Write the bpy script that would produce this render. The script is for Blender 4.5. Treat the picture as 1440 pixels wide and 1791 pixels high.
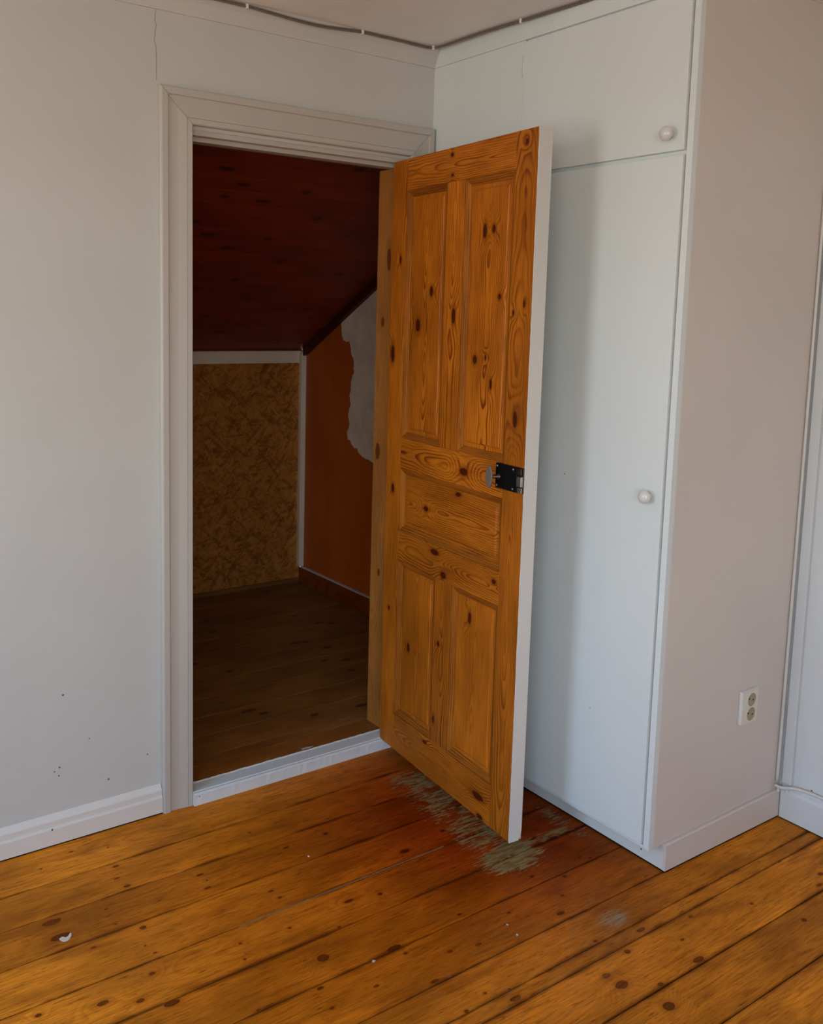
import bpy, bmesh, math, random
from mathutils import Vector, Matrix
random.seed(7)
scene = bpy.context.scene
for o in list(bpy.data.objects): bpy.data.objects.remove(o)
C = scene.collection

# ------------------------------------------------------------------ camera
CAM = dict(loc=(-1.9713, -2.5069, 1.4888), yaw=-35.0512, pitch=-7.0953, roll=1.3364, f=1640.36, px=653.54, py=751.79)
def make_camera():
    ya, pi_, ro = (math.radians(CAM[k]) for k in ('yaw', 'pitch', 'roll'))
    fw = Vector((-math.sin(ya)*math.cos(pi_), math.cos(ya)*math.cos(pi_), math.sin(pi_)))
    r = Vector((math.cos(ya), math.sin(ya), 0)); u = r.cross(fw)
    r2 = r*math.cos(ro)+u*math.sin(ro); u2 = -r*math.sin(ro)+u*math.cos(ro)
    cd = bpy.data.cameras.new('camera'); co = bpy.data.objects.new('camera', cd); C.objects.link(co)
    m = Matrix((r2, u2, -fw)).transposed().to_4x4(); m.translation = Vector(CAM['loc'])
    co.matrix_world = m
    cd.sensor_fit = 'VERTICAL'; cd.sensor_height = 24.0; cd.sensor_width = 24.0*1440/1791
    cd.lens = CAM['f']/1791*24.0
    cd.shift_x = (720-CAM['px'])/1791; cd.shift_y = (CAM['py']-895.5)/1791
    cd.clip_start = .02; cd.clip_end = 100
    scene.camera = co
make_camera()
scene.view_settings.view_transform = 'Standard'; scene.view_settings.look = 'None'
scene.view_settings.gamma = 1; scene.view_settings.use_curve_mapping = False
scene.view_settings.exposure = 0.0
scene.cycles.use_denoising = True
scene.cycles.max_bounces = 10; scene.cycles.diffuse_bounces = 6
scene.cycles.sample_clamp_indirect = 4

# ------------------------------------------------------------------ node helper
class G:
    """small expression builder over a shader node tree"""
    def __init__(s, nt): s.nt = nt; s.k = 0
    def node(s, t, **kw):
        n = s.nt.nodes.new(t); n.location = ((s.k % 12)*180, -(s.k//12)*220); s.k += 1
        for a, v in kw.items(): setattr(n, a, v)
        return n
    def put(s, sock, v):
        if v is None: return
        if isinstance(v, bpy.types.NodeSocket): s.nt.links.new(v, sock)
        elif isinstance(v, (tuple, list)) and len(v) == 3 and sock.type == 'RGBA': sock.default_value = (*v, 1)
        else: sock.default_value = v
    def m(s, op, a, b=None, c=None, clamp=False):
        n = s.node('ShaderNodeMath', operation=op, use_clamp=clamp)
        s.put(n.inputs[0], a); s.put(n.inputs[1], b); s.put(n.inputs[2], c)
        return n.outputs[0]
    def add(s, a, b): return s.m('ADD', a, b)
    def sub(s, a, b): return s.m('SUBTRACT', a, b)
    def mul(s, a, b): return s.m('MULTIPLY', a, b)
    def mr(s, v, a, b, c=0., d=1., smooth=True):
        n = s.node('ShaderNodeMapRange', interpolation_type='SMOOTHSTEP' if smooth else 'LINEAR')
        for i, x in enumerate((v, a, b, c, d)): s.put(n.inputs[i], x)
        return n.outputs[0]
    def xyz(s, x=0., y=0., z=0.):
        n = s.node('ShaderNodeCombineXYZ')
        for i, v in enumerate((x, y, z)): s.put(n.inputs[i], v)
        return n.outputs[0]
    def vm(s, op, a, b=None):
        n = s.node('ShaderNodeVectorMath', operation=op); s.put(n.inputs[0], a); s.put(n.inputs[1], b)
        return n.outputs['Value'] if op in ('LENGTH', 'DISTANCE', 'DOT_PRODUCT') else n.outputs[0]
    def noise(s, vec, scale=1., detail=2., rough=.5, dist=0.):
        n = s.node('ShaderNodeTexNoise'); s.put(n.inputs['Vector'], vec)
        n.inputs['Scale'].default_value = scale; n.inputs['Detail'].default_value = detail
        n.inputs['Roughness'].default_value = rough; n.inputs['Distortion'].default_value = dist
        return n.outputs[0]
    def mix(s, f, a, b, mode='MIX'):
        n = s.node('ShaderNodeMix', data_type='RGBA', blend_type=mode)
        s.put(n.inputs[0], f); s.put(n.inputs[6], a); s.put(n.inputs[7], b)
        return n.outputs[2]
    def bump(s, h, dist=.001, strength=1.):
        n = s.node('ShaderNodeBump'); n.inputs['Distance'].default_value = dist; n.inputs['Strength'].default_value = strength
        s.put(n.inputs['Height'], h); return n.outputs[0]
    def obj(s):
        tc = s.node('ShaderNodeTexCoord'); sp = s.node('ShaderNodeSeparateXYZ'); s.nt.links.new(tc.outputs['Object'], sp.inputs[0])
        return tc.outputs['Object'], sp.outputs[0], sp.outputs[1], sp.outputs[2]
    def out(s, col, rough=.5, metal=0., normal=None, spec=.5, coat=0., coatr=.2):
        b = s.node('ShaderNodeBsdfPrincipled'); o = s.node('ShaderNodeOutputMaterial')
        s.put(b.inputs['Base Color'], col); s.put(b.inputs['Roughness'], rough); s.put(b.inputs['Metallic'], metal)
        s.put(b.inputs['Specular IOR Level'], spec)
        b.inputs['Coat Weight'].default_value = coat; b.inputs['Coat Roughness'].default_value = coatr
        if normal is not None: s.nt.links.new(normal, b.inputs['Normal'])
        s.nt.links.new(b.outputs[0], o.inputs[0])
def newmat(name):
    m = bpy.data.materials.new(name); m.use_nodes = True; m.node_tree.nodes.clear(); return m, G(m.node_tree)

# ------------------------------------------------------------------ world: overcast sky over dull ground
SKY = 12.6
def make_world():
    w = bpy.data.worlds.new('sky'); scene.world = w; w.use_nodes = True; w.node_tree.nodes.clear(); g = G(w.node_tree)
    tc = g.node('ShaderNodeTexCoord'); sp = g.node('ShaderNodeSeparateXYZ'); g.nt.links.new(tc.outputs['Generated'], sp.inputs[0])
    up = g.mr(sp.outputs[2], .0, .5)
    sky = g.mix(up, (.76, .85, .92), (.34, .62, 1.0))
    hor = g.mr(sp.outputs[2], -.04, .05)
    col = g.mix(hor, (.50, .475, .44), sky)
    bg = g.node('ShaderNodeBackground'); g.put(bg.inputs[0], col); bg.inputs[1].default_value = SKY
    o = g.node('ShaderNodeOutputWorld'); g.nt.links.new(bg.outputs[0], o.inputs[0])
make_world()
WINDOWS = [  # wall axis, plane, (lo, hi) along the wall, (z lo, z hi), inward normal
    ('x', -3.40, (-1.33, -.48), (.75, 2.15)),
    ('x', -3.40, (-4.00, -2.85), (.75, 2.15)),  # added out-of-view window, lights the closet's right wall
    ('y', -4.40, (-3.20, -2.10), (.75, 2.15)),  # added window behind the camera, sends more light into the closet
]
def portal(ax, pl, r, z):
    l = bpy.data.lights.new('window_portal', 'AREA'); l.shape = 'RECTANGLE'; l.size = r[1]-r[0]; l.size_y = z[1]-z[0]
    l.cycles.is_portal = True
    o = bpy.data.objects.new('window_portal', l); C.objects.link(o)
    if ax == 'x': o.location = (pl-.12, sum(r)/2, sum(z)/2); o.rotation_euler = (math.radians(90), 0, math.radians(-90))
    else: o.location = (sum(r)/2, pl-.12, sum(z)/2); o.rotation_euler = (math.radians(90), 0, 0)
for wdw in WINDOWS: portal(*wdw)

# ------------------------------------------------------------------ object helpers
def link(name, me, mat=None, parent=None, loc=None, rot=None):
    o = bpy.data.objects.new(name, me); C.objects.link(o)
    if mat is not None and me is not None: me.materials.append(mat)
    if parent is not None: o.parent = parent
    if loc is not None: o.location = loc
    if rot is not None: o.rotation_euler = rot
    return o
def mesh(name, verts, faces, smooth=False):
    me = bpy.data.meshes.new(name); me.from_pydata([tuple(v) for v in verts], [], faces); me.validate()
    bm = bmesh.new(); bm.from_mesh(me); bmesh.ops.recalc_face_normals(bm, faces=bm.faces); bm.to_mesh(me); bm.free()
    if smooth:
        for p in me.polygons: p.use_smooth = True
    return me
def bmobj(name, bm, mat, parent=None, smooth=False):
    bmesh.ops.recalc_face_normals(bm, faces=bm.faces)
    me = bpy.data.meshes.new(name); bm.to_mesh(me); bm.free()
    if smooth:
        for p in me.polygons: p.use_smooth = True
    return link(name, me, mat, parent)
def add_box(bm, a, b, bev=0., seg=1):
    a, b = [min(p, q) for p, q in zip(a, b)], [max(p, q) for p, q in zip(a, b)]
    r = bmesh.ops.create_cube(bm, size=1.0)
    for v in r['verts']:
        v.co = Vector([a[i]+(v.co[i]+.5)*(b[i]-a[i]) for i in range(3)])
    if bev > 0:
        es = list({e for v in r['verts'] for e in v.link_edges})
        bmesh.ops.bevel(bm, geom=es, offset=bev, segments=seg, affect='EDGES', profile=.5)
def box(name, a, b, mat, parent=None, bev=0., seg=1):
    bm = bmesh.new(); add_box(bm, a, b, bev, seg); return bmobj(name, bm, mat, parent)
def tag(o, label=None, cat=None, kind=None, group=None):
    if label: o['label'] = label
    if cat: o['category'] = cat
    if kind: o['kind'] = kind
    if group: o['group'] = group
    return o
def empty(name, loc=(0, 0, 0), rz=0.):
    o = bpy.data.objects.new(name, None); C.objects.link(o); o.location = loc; o.rotation_euler = (0, 0, rz); o.empty_display_size = .05
    return o
def tube(name, pts, rad, mat, parent=None, seg=8, cap=True):
    pts = [Vector(p) for p in pts]; vs = []; fs = []; n = len(pts)
    up = Vector((0, 0, 1)); prev = None
    for i, p in enumerate(pts):
        t = (pts[min(i+1, n-1)]-pts[max(i-1, 0)]).normalized()
        if prev is None: a = t.cross(up if abs(t.z) < .9 else Vector((1, 0, 0))).normalized()
        else: a = (prev-t*prev.dot(t)).normalized()
        prev = a; b = t.cross(a)
        for k in range(seg):
            w = 2*math.pi*k/seg; vs.append(p+a*math.cos(w)*rad+b*math.sin(w)*rad)
    for i in range(n-1):
        for k in range(seg): fs.append((i*seg+k, i*seg+(k+1) % seg, (i+1)*seg+(k+1) % seg, (i+1)*seg+k))
    if cap: fs += [tuple(range(seg))[::-1], tuple(range((n-1)*seg, n*seg))]
    return link(name, mesh(name, vs, fs, True), mat, parent)
def smoothpath(pts, n=6):
    pts = [Vector(p) for p in pts]; out = []
    for i in range(len(pts)-1):
        p0, p1, p2, p3 = pts[max(i-1, 0)], pts[i], pts[i+1], pts[min(i+2, len(pts)-1)]
        for k in range(n):
            t = k/n
            out.append(.5*((2*p1)+(-p0+p2)*t+(2*p0-5*p1+4*p2-p3)*t*t+(-p0+3*p1-3*p2+p3)*t**3))
    return out+[pts[-1]]
def lathe(name, prof, mat, parent, origin, axis, seg=28, smooth=True):
    """prof: (radius, height) along axis"""
    ax = Vector(axis).normalized(); a = ax.orthogonal().normalized(); b = ax.cross(a); vs = []; fs = []
    for r, h in prof:
        for k in range(seg):
            w = 2*math.pi*k/seg; vs.append(Vector(origin)+ax*h+(a*math.cos(w)+b*math.sin(w))*max(r, 1e-5))
    for i in range(len(prof)-1):
        for k in range(seg): fs.append((i*seg+k, i*seg+(k+1) % seg, (i+1)*seg+(k+1) % seg, (i+1)*seg+k))
    if prof[0][0] < .001: fs += [tuple(range(seg))[::-1], tuple(range((len(prof)-1)*seg, len(prof)*seg))]
    return link(name, mesh(name, vs, fs, smooth), mat, parent)
def mitre(name, prof, P, u, n, L, mat, parent, m0=1, m1=1, d=(0, 0, 1)):
    """moulding with mitred ends: starts at outer corner P, runs along u for L, profile points (s towards the opening along d, h along n)."""
    P, u, n, d = Vector(P), Vector(u), Vector(n), Vector(d); k = len(prof); vs = []
    for s, h in prof: vs.append(P+d*s+n*h+u*(s*m0))
    for s, h in prof: vs.append(P+d*s+n*h+u*(L-s*m1))
    fs = [(i, (i+1) % k, k+(i+1) % k, k+i) for i in range(k)]+[tuple(range(k))[::-1], tuple(range(k, 2*k))]
    return link(name, mesh(name, vs, fs), mat, parent)
def extrude_yz(name, prof, x0, x1, mat, parent=None):
    k = len(prof); vs = [(x0, y, z) for y, z in prof]+[(x1, y, z) for y, z in prof]
    fs = [(i, (i+1) % k, k+(i+1) % k, k+i) for i in range(k)]+[tuple(range(k))[::-1], tuple(range(k, 2*k))]
    return link(name, mesh(name, vs, fs), mat, parent)

# ------------------------------------------------------------------ materials
def paint(name, col, rough=.5, texture=.35, spots=(), spot_axes=(0, 2), tscale=60., crack=None, stretch=(1, 1, 1), spec=.35, mott=.04):
    m, g = newmat(name); P, x, y, z = g.obj(); V = g.vm('MULTIPLY', P, stretch)
    n1 = g.noise(V, 2.2, 3); c2 = tuple(c*(1-mott*2) for c in col)
    cc = g.mix(g.mr(n1, .35, .65), c2, col)
    ax = (x, y, z)
    if spots:
        q = g.xyz(ax[spot_axes[0]], ax[spot_axes[1]], 0.); best = None
        for (a, b, r) in spots:
            dd = g.mul(g.vm('DISTANCE', q, (a, b, 0)), 1./r)
            best = dd if best is None else g.m('MINIMUM', best, dd)
        cc = g.mix(g.mr(best, 1.15, .6), cc, (.05, .045, .04))
    h = g.noise(V, tscale, 3, .6)
    if crack is not None:
        cx, z0, z1 = crack
        amp = g.mr(z, z0+.075, z0+.11); wob = g.mul(g.mul(g.sub(g.noise(g.xyz(0., 0., z), 22., 3), .55), .05), amp)
        dx = g.m('ABSOLUTE', g.sub(g.sub(x, cx), wob))
        mk = g.mul(g.mul(g.mr(dx, .0016, .0004), g.mr(z, z0, z0+.003)), g.mr(z, z1, z1-.003))
        cc = g.mix(g.mul(mk, .55), cc, (.16, .15, .13)); h = g.sub(h, g.mul(mk, 3.))
    g.out(cc, rough, 0, g.bump(h, .0006, texture), spec); return m
WALL_SPOTS = [(-1.238, .424, .0032), (-1.167, .28, .0022), (-1.251, .217, .0028), (-1.265, .208, .0022), (-1.253, .193, .0024), (-1.113, .144, .0032), (-.996, .189, .0024)]
M = {}
WC = (.565, .56, .525)
M['cream'] = paint('bounce_cream_paint', (.80, .70, .55), .6, .4)  # cream of the unseen walls, chosen for warm bounce light
M['wall'] = paint('wall_paint', WC, .6, .5, WALL_SPOTS, crack=(-.957, 2.10, 2.284), mott=.02)
M['wall_cool'] = paint('right_wall_paint', (.62, .64, .64), .55, .45, [(-1.12, .12, .003)], (1, 2), mott=.02)
M['ceil'] = paint('ceiling_paint', (.86, .85, .83), .6, .6, mott=.03)
M['trim'] = paint('gloss_trim_paint', (.49, .46, .41), .38, .3, mott=.03, tscale=35., stretch=(1, 1, .2))
M['base'] = paint('baseboard_paint', (.73, .69, .635), .38, .35, [(-1.279, .050, .003)], mott=.04, tscale=35., stretch=(.25, 1, 1))
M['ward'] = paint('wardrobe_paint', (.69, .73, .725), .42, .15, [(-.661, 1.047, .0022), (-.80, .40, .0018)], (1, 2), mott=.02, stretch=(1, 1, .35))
M['ward_warm_lit'] = paint('wardrobe_warm_lit_paint', (.66, .59, .54), .45, .12, mott=.02)  # pinker than the fronts: warm light on this side put into the colour
M['ward_plinth'] = paint('plinth_paint', (.68, .68, .65), .42, .3, [(-.70, .045, .003), (-.95, .03, .003)], (1, 2), mott=.05)
M['edge'] = paint('door_edge_paint', (.68, .665, .63), .42, .5, mott=.05, tscale=50., stretch=(1, 1, .3))
def simple(name, col, rough=.5, metal=0., spec=.5, coat=0., nz=0.):
    m, g = newmat(name); P, *_ = g.obj(); c = col
    if nz: c = g.mix(g.noise(P, 60, 2), tuple(x*(1-nz) for x in col), tuple(min(1, x*(1+nz)) for x in col))
    g.out(c, rough, metal, None, spec, coat); return m
M['gap'] = simple('dark_gap', (.012, .006, .003), .9, spec=.1, nz=.3)
M['cable'] = simple('old_grey_cable', (.17, .135, .105), .5, nz=.25)
M['white_cable'] = simple('white_cable', (.62, .60, .57), .35, nz=.05)
M['clip'] = simple('white_clip_plastic', (.72, .71, .68), .4, nz=.05)
M['porcelain'] = simple('white_knob_plastic', (.66, .65, .62), .14, coat=.4, nz=.03)
M['black'] = simple('black_lacquer', (.003, .003, .003), .5, spec=.15, nz=.3)
M['steel'] = simple('worn_steel', (.42, .39, .35), .35, 1., nz=.25)
M['darksteel'] = simple('dark_steel', (.10, .075, .06), .4, 1., nz=.25)
M['grey_metal'] = simple('grey_cast_metal', (.19, .165, .14), .5, .4, nz=.2)
M['socket'] = simple('socket_plastic', (.70, .66, .56), .35, nz=.04)
M['socket_in'] = simple('socket_insert_plastic', (.36, .30, .18), .4, nz=.1)
M['hole'] = simple('hole_black', (.003, .003, .003), .9, spec=.05, nz=.1)
M['flake'] = simple('paint_flake_white', (.60, .52, .43), .6, nz=.15)
M['dirt'] = simple('joint_dirt', (.24, .16, .09), .9, spec=.1, nz=.4)

def wood(name, grain, across, seed=0, u0=0., h0=.03, hs=.05, freq=230., light=(.36, .125, .016), dark=(.19, .042, .004),
         deep=(.06, .012, .002), knots=(), contrast=1., rough=.42, wob=.012, kasp=.5, bump=.25, extra=None, tint=.35, spec=.4, fleck=0., coat=0.):
    """pine board: growth rings round a pith line running along `grain`, bent round the given knots (across, grain, radius)."""
    m, g = newmat(name); P, x, y, z = g.obj(); ax = {'x': x, 'y': y, 'z': z}
    v = ax[grain]; u = ax[across]; other = ax[[a for a in 'xyz' if a not in (grain, across)][0]]
    q = g.xyz(u, v, 0.)
    sd = seed*1.37
    qs = g.vm('ADD', g.vm('MULTIPLY', q, (1., .16, 1.)), (sd, sd*.7, sd*.3))
    n1 = g.sub(g.noise(qs, 9., 2, .5), .5)
    n2 = g.sub(g.noise(g.vm('ADD', g.vm('MULTIPLY', q, (.3, 1., 1.)), (sd, 3., 0.)), 3.2, 2, .5), .5)
    n3 = g.sub(g.noise(qs, 60., 2, .6), .5)
    uu = g.add(g.sub(u, u0), g.mul(n1, wob*3.))
    hh = g.add(g.add(g.mul(v, hs), h0), g.mul(n2, .05))
    hh = g.add(hh, g.mul(other, .8))
    r = g.m('SQRT', g.add(g.mul(uu, uu), g.mul(hh, hh)))
    r = g.add(r, g.mul(n3, .0022))
    best = None
    for (ku, kv, kr) in knots:
        ka = kasp*(1+.35*math.sin(ku*91+kv*57))
        dv = g.vm('MULTIPLY', g.vm('SUBTRACT', q, (ku, kv, 0)), (1./kr, ka/kr, 0.))
        d = g.vm('LENGTH', dv)
        e = g.mr(d, 6., 0., 0., kr*2.6); r = g.add(r, e)
        best = d if best is None else g.m('MINIMUM', best, d)
    ph = g.m('FRACT', g.mul(r, freq))
    late = g.mul(g.mr(ph, .35, .88), g.mr(ph, 1.0, .90))
    var = g.mr(g.noise(qs, 24., 2), .3, .7, .35, 1.)
    late = g.mul(g.mul(late, var), contrast)
    fib = g.noise(g.vm('MULTIPLY', q, (1., .03, 1.)), 300., 3, .65)
    big = g.noise(g.vm('ADD', g.vm('MULTIPLY', q, (1., .35, 1.)), (sd*2, sd, 1.)), 7., 3, .55)
    lt = g.mix(g.mr(big, .3, .7, 0, 1), tuple(c*(1-tint) for c in light), light)
    col = g.mix(late, lt, dark)
    col = g.mix(g.mr(fib, .40, .72, 0., .42), col, deep)
    hgt = g.add(g.mul(late, -.6), g.mul(fib, .5))
    if fleck:
        fl = g.noise(g.vm('ADD', g.vm('MULTIPLY', q, (1., .10, 1.)), (sd*3, 0, 0)), 190., 2, .65)
        col = g.mix(g.mul(g.mr(fl, .60, .74), fleck), col, deep)
    if best is not None:
        halo = g.mr(best, 2.6, 1.0, 0., .55)
        col = g.mix(halo, col, dark)
        edge = g.add(best, g.mul(n3, .8))
        kd = g.noise(g.vm('MULTIPLY', q, (1, 1, 1)), 260., 2)
        kc = g.mix(kd, tuple(c*.6 for c in deep), tuple(a*.55+b*.45 for a, b in zip(dark, deep)))
        col = g.mix(g.mr(edge, 1.08, .86), col, kc)
        ring = g.mul(g.mr(edge, .80, .98), g.mr(edge, 1.2, 1.0)); col = g.mix(g.mul(ring, .75), col, tuple(c*.4 for c in deep))
    rg = rough
    if extra: col, rg, hgt = extra(g, col, rough, hgt, x, y, z, P)
    g.out(col, rg, 0, g.bump(hgt, .0004, bump), spec, coat, .25); return m

# =================================================================== SETTING
H = 2.34; WT = .118          # ceiling height, partition thickness
# ---- floor ---------------------------------------------------------
FLK = [(-1.376,-.342,2),(-1.373,-.407,2),(-1.362,-.673,1.3),(-1.292,-.71,1),(-1.239,-.644,1),(-1.197,-.48,1.2),(-1.32,-.486,.8),(-1.17,-.30,1),(-1.181,-.253,.6),(-1.248,-.364,.6),(-.992,-.358,.7),(-.999,-.421,.7),(-.987,-.39,.4),(-1.237,-.754,1.5),(-1.487,-.633,.9),(-1.027,-.661,.6),(-1.043,-.715,.6),(-1.217,-.545,.4),(-1.207,-.581,.4),(-1.248,-.432,.5),(-1.244,-.068,.5),(-1.335,-.105,.5),(-1.152,-.102,.4),(-.869,-.521,.7),(-.787,-.246,.6),(-1.165,-.20,.9),(-1.092,-.873,.5),(-.889,-.81,2),(-.731,-.872,1.3),(-.467,-.563,1.3),(-.607,-.37,1),(-.638,-.685,1),(-.722,-.665,1),(-.862,-.557,.8),(-.901,-.675,.7),(-.798,-.738,.6),(-.718,-.902,.7),(-.626,-.954,.8),(-.553,-.972,.8),(-.838,-.953,.6),(-.719,-1.012,.8),(-.956,-.955,.7),(-.719,-1.122,.8),(-.604,-1.152,1.2),(-.595,-1.124,.4),(-.649,-1.103,.6),(-.519,-.861,.5),(-.119,-.712,1),(-.251,-.844,.7),(-.41,-.923,.5),(-.946,-.89,.8),(-.311,-.539,1),(-.738,-.37,.8),(-.372,-1.253,1.9),(-.379,-1.213,1.3),(-.337,-1.354,2),(-.3,-.996,1),(-.273,-1.185,1.2),(-.309,-1.118,.7),(-.126,-1.23,.7),(-.034,-1.185,.8),(.145,-1.239,.8),(.423,-1.265,1),(.372,-1.291,.8),(-.297,-1.300,.9),(-.154,-1.296,1.3),(.198,-1.351,1),(-.176,-.891,.7),(-.243,-.947,.6),(-.076,-.851,.5),(-.051,-.869,.5),(-.181,-1.15,1)]
edges = [0.0, -.181, -.318, -.457, -.603, -.744, -.879, -1.023, -1.127, -1.168, -1.309, -1.449, -1.59, -1.73, -1.875]
while edges[-1] > -4.25: edges.append(edges[-1]-.143)
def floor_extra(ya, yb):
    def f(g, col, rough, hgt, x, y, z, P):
        n = g.noise(g.vm('MULTIPLY', P, (.35, 1.5, 1)), 34., 4, .7)
        q = g.xyz(x, y, 0.)
        # bare scraped wood where the door drags over the boards
        dx = g.m('ABSOLUTE', g.sub(x, g.add(g.mul(y, .10), -.165)))
        band = g.mul(g.mr(dx, .17, .02), g.mul(g.mr(y, -.13, -.24), g.mr(y, -.86, -.74)))
        foot = g.mr(g.vm('LENGTH', g.vm('MULTIPLY', g.vm('SUBTRACT', q, (-.235, -.735, 0)), (8., 11., 0))), 1.3, .2)
        wst = g.mul(g.mr(g.m('ABSOLUTE', g.sub(y, -.725)), .035, .0), g.mul(g.mr(x, -.26, -.2), g.mr(x, .06, .0)))
        front = g.mul(g.mr(g.m('ABSOLUTE', g.sub(x, .02)), .07, .0), g.mul(g.mr(y, -.82, -.76), g.mr(y, -.55, -.62)))
        msk = g.m('MAXIMUM', g.m('MAXIMUM', g.mul(band, .52), g.mul(foot, .9)), g.m('MAXIMUM', g.mul(wst, .72), g.mul(front, .45)))
        msk = g.mul(msk, g.mr(g.noise(g.vm('MULTIPLY', P, (.6, 1., 1)), 17., 3, .6), .30, .55, .55, 1.15))
        st = g.noise(g.vm('MULTIPLY', P, (.15, 1., 1)), 120., 4, .75)
        worn = g.mr(g.add(msk, g.mul(g.sub(st, .5), 2.4)), .42, .60)
        worn = g.mul(worn, g.mr(msk, .05, .25))
        # dark grime worked into the lacquer along both edges of the board, streaks along the grain
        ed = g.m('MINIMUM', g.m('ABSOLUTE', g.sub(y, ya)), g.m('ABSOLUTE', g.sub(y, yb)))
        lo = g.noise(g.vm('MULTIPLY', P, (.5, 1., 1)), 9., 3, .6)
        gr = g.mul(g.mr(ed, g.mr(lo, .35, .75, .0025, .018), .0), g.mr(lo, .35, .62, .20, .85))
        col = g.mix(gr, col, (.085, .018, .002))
        s2 = g.noise(g.vm('ADD', g.vm('MULTIPLY', P, (.10, 1., 1)), (ya*9, 0, 0)), 95., 5, .75)
        col = g.mix(g.mul(g.mr(s2, .54, .63), .50), col, (.20, .050, .004))
        s3 = g.noise(g.vm('ADD', g.vm('MULTIPLY', P, (.25, 1., 1)), (ya*5, 0, 0)), 16., 3, .6)
        col = g.mix(g.mul(g.mr(s3, .48, .70), .50), col, (.24, .062, .005))
        # redder, darker colour round the door and wardrobe foot
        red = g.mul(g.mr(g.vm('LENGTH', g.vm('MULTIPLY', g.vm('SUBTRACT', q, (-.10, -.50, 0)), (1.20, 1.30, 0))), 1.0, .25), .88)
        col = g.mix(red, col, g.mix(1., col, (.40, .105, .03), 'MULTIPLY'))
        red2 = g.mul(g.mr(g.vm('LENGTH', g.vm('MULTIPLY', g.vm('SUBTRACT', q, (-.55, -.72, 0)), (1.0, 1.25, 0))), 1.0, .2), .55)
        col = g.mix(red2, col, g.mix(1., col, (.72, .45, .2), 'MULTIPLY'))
        # pale rubbed area, fine scratches
        rub = g.mul(g.mr(g.vm('LENGTH', g.vm('MULTIPLY', g.vm('SUBTRACT', q, (-.45, -1.12, 0)), (1.6, 4., 0))), 1.1, .2), g.mr(st, .45, .75))
        col = g.mix(g.mul(rub, .5), col, (.42, .20, .055))
        sc = g.noise(g.vm('MULTIPLY', P, (1., 1., 1)), 55., 3, .75, 2.5)
        scr = g.mul(g.mr(g.m('ABSOLUTE', g.sub(sc, .5)), .006, .0), g.mr(g.noise(P, 6., 2), .50, .68))
        col = g.mix(g.mul(scr, .38), col, (.50, .28, .10))
        dirt = g.mr(n, .60, .80); col = g.mix(g.mul(dirt, .35), col, (.07, .022, .004))
        gp = g.mr(g.vm('LENGTH', g.vm('MULTIPLY', g.vm('SUBTRACT', q, (-.205, -1.085, 0)), (19., 30., 0))), 1.2, .3)
        col = g.mix(g.mul(g.mul(gp, g.mr(st, .38, .6)), .75), col, (.30, .26, .17))
        wc = g.mix(g.mr(st, .3, .7), (.13, .080, .026), (.30, .195, .080))
        col = g.mix(worn, col, wc)
        # grime along both long edges
        rg = g.add(g.mul(worn, .35), g.add(rough, g.mul(g.sub(n, .5), .25)))
        return col, rg, g.sub(hgt, g.mul(worn, 1.))
    return f
fl = tag(empty('floor'), 'worn orange-brown varnished pine plank floor with a scraped patch under the open door', 'floor', 'structure')
box('subfloor', (-3.4, -4.4, -.05), (.612, .0, -.022), M['gap'], fl)
gaps = {1: .003, 2: .002, 3: .0018, 4: .004, 5: .0018, 6: .002, 7: .0024, 8: .0016, 9: .0018, 10: .0036, 11: .003}
XB = (.612, -3.4)
TONES = [((.90,.300,.020),(.46,.110,.005)), ((.82,.265,.016),(.42,.098,.004)), ((.76,.240,.014),(.38,.090,.004)), ((.86,.285,.018),(.44,.105,.005))]
for i in range(len(edges)-1):
    ya, yb = edges[i], edges[i+1]
    ks = [(b, a, .0052*s) for a, b, s in FLK if yb < b < ya]
    if yb < -1.9: mat = M['floor_far']
    else:
        li, dk = TONES[i % 4]; sc_ = 1+.10*math.sin(i*2.3)
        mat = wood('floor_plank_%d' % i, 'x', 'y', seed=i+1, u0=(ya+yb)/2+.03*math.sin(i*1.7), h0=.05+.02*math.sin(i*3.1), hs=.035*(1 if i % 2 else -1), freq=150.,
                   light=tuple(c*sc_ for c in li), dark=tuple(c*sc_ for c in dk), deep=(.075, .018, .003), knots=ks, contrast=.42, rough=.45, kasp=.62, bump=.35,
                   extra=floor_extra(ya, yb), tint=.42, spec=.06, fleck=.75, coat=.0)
        M['floor_far'] = mat
    g0 = gaps.get(i, .0009)/2 if i else 0; g1 = gaps.get(i+1, .0009)/2
    dz = random.uniform(-.0008, .0004)
    cuts = [-3.4, .612]
    if i in (8,): cuts = [-3.4, -.37, .612]
    if i >= 13: cuts = [-3.4, random.uniform(-2.4, -.6), .612]
    for a, b in zip(cuts[:-1], cuts[1:]):
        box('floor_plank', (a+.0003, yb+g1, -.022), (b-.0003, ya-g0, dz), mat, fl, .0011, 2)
box('joint_filler', (-1.0, -.6050, -.01), (-.36, -.6012, -.0008), M['dirt'], fl)

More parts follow.
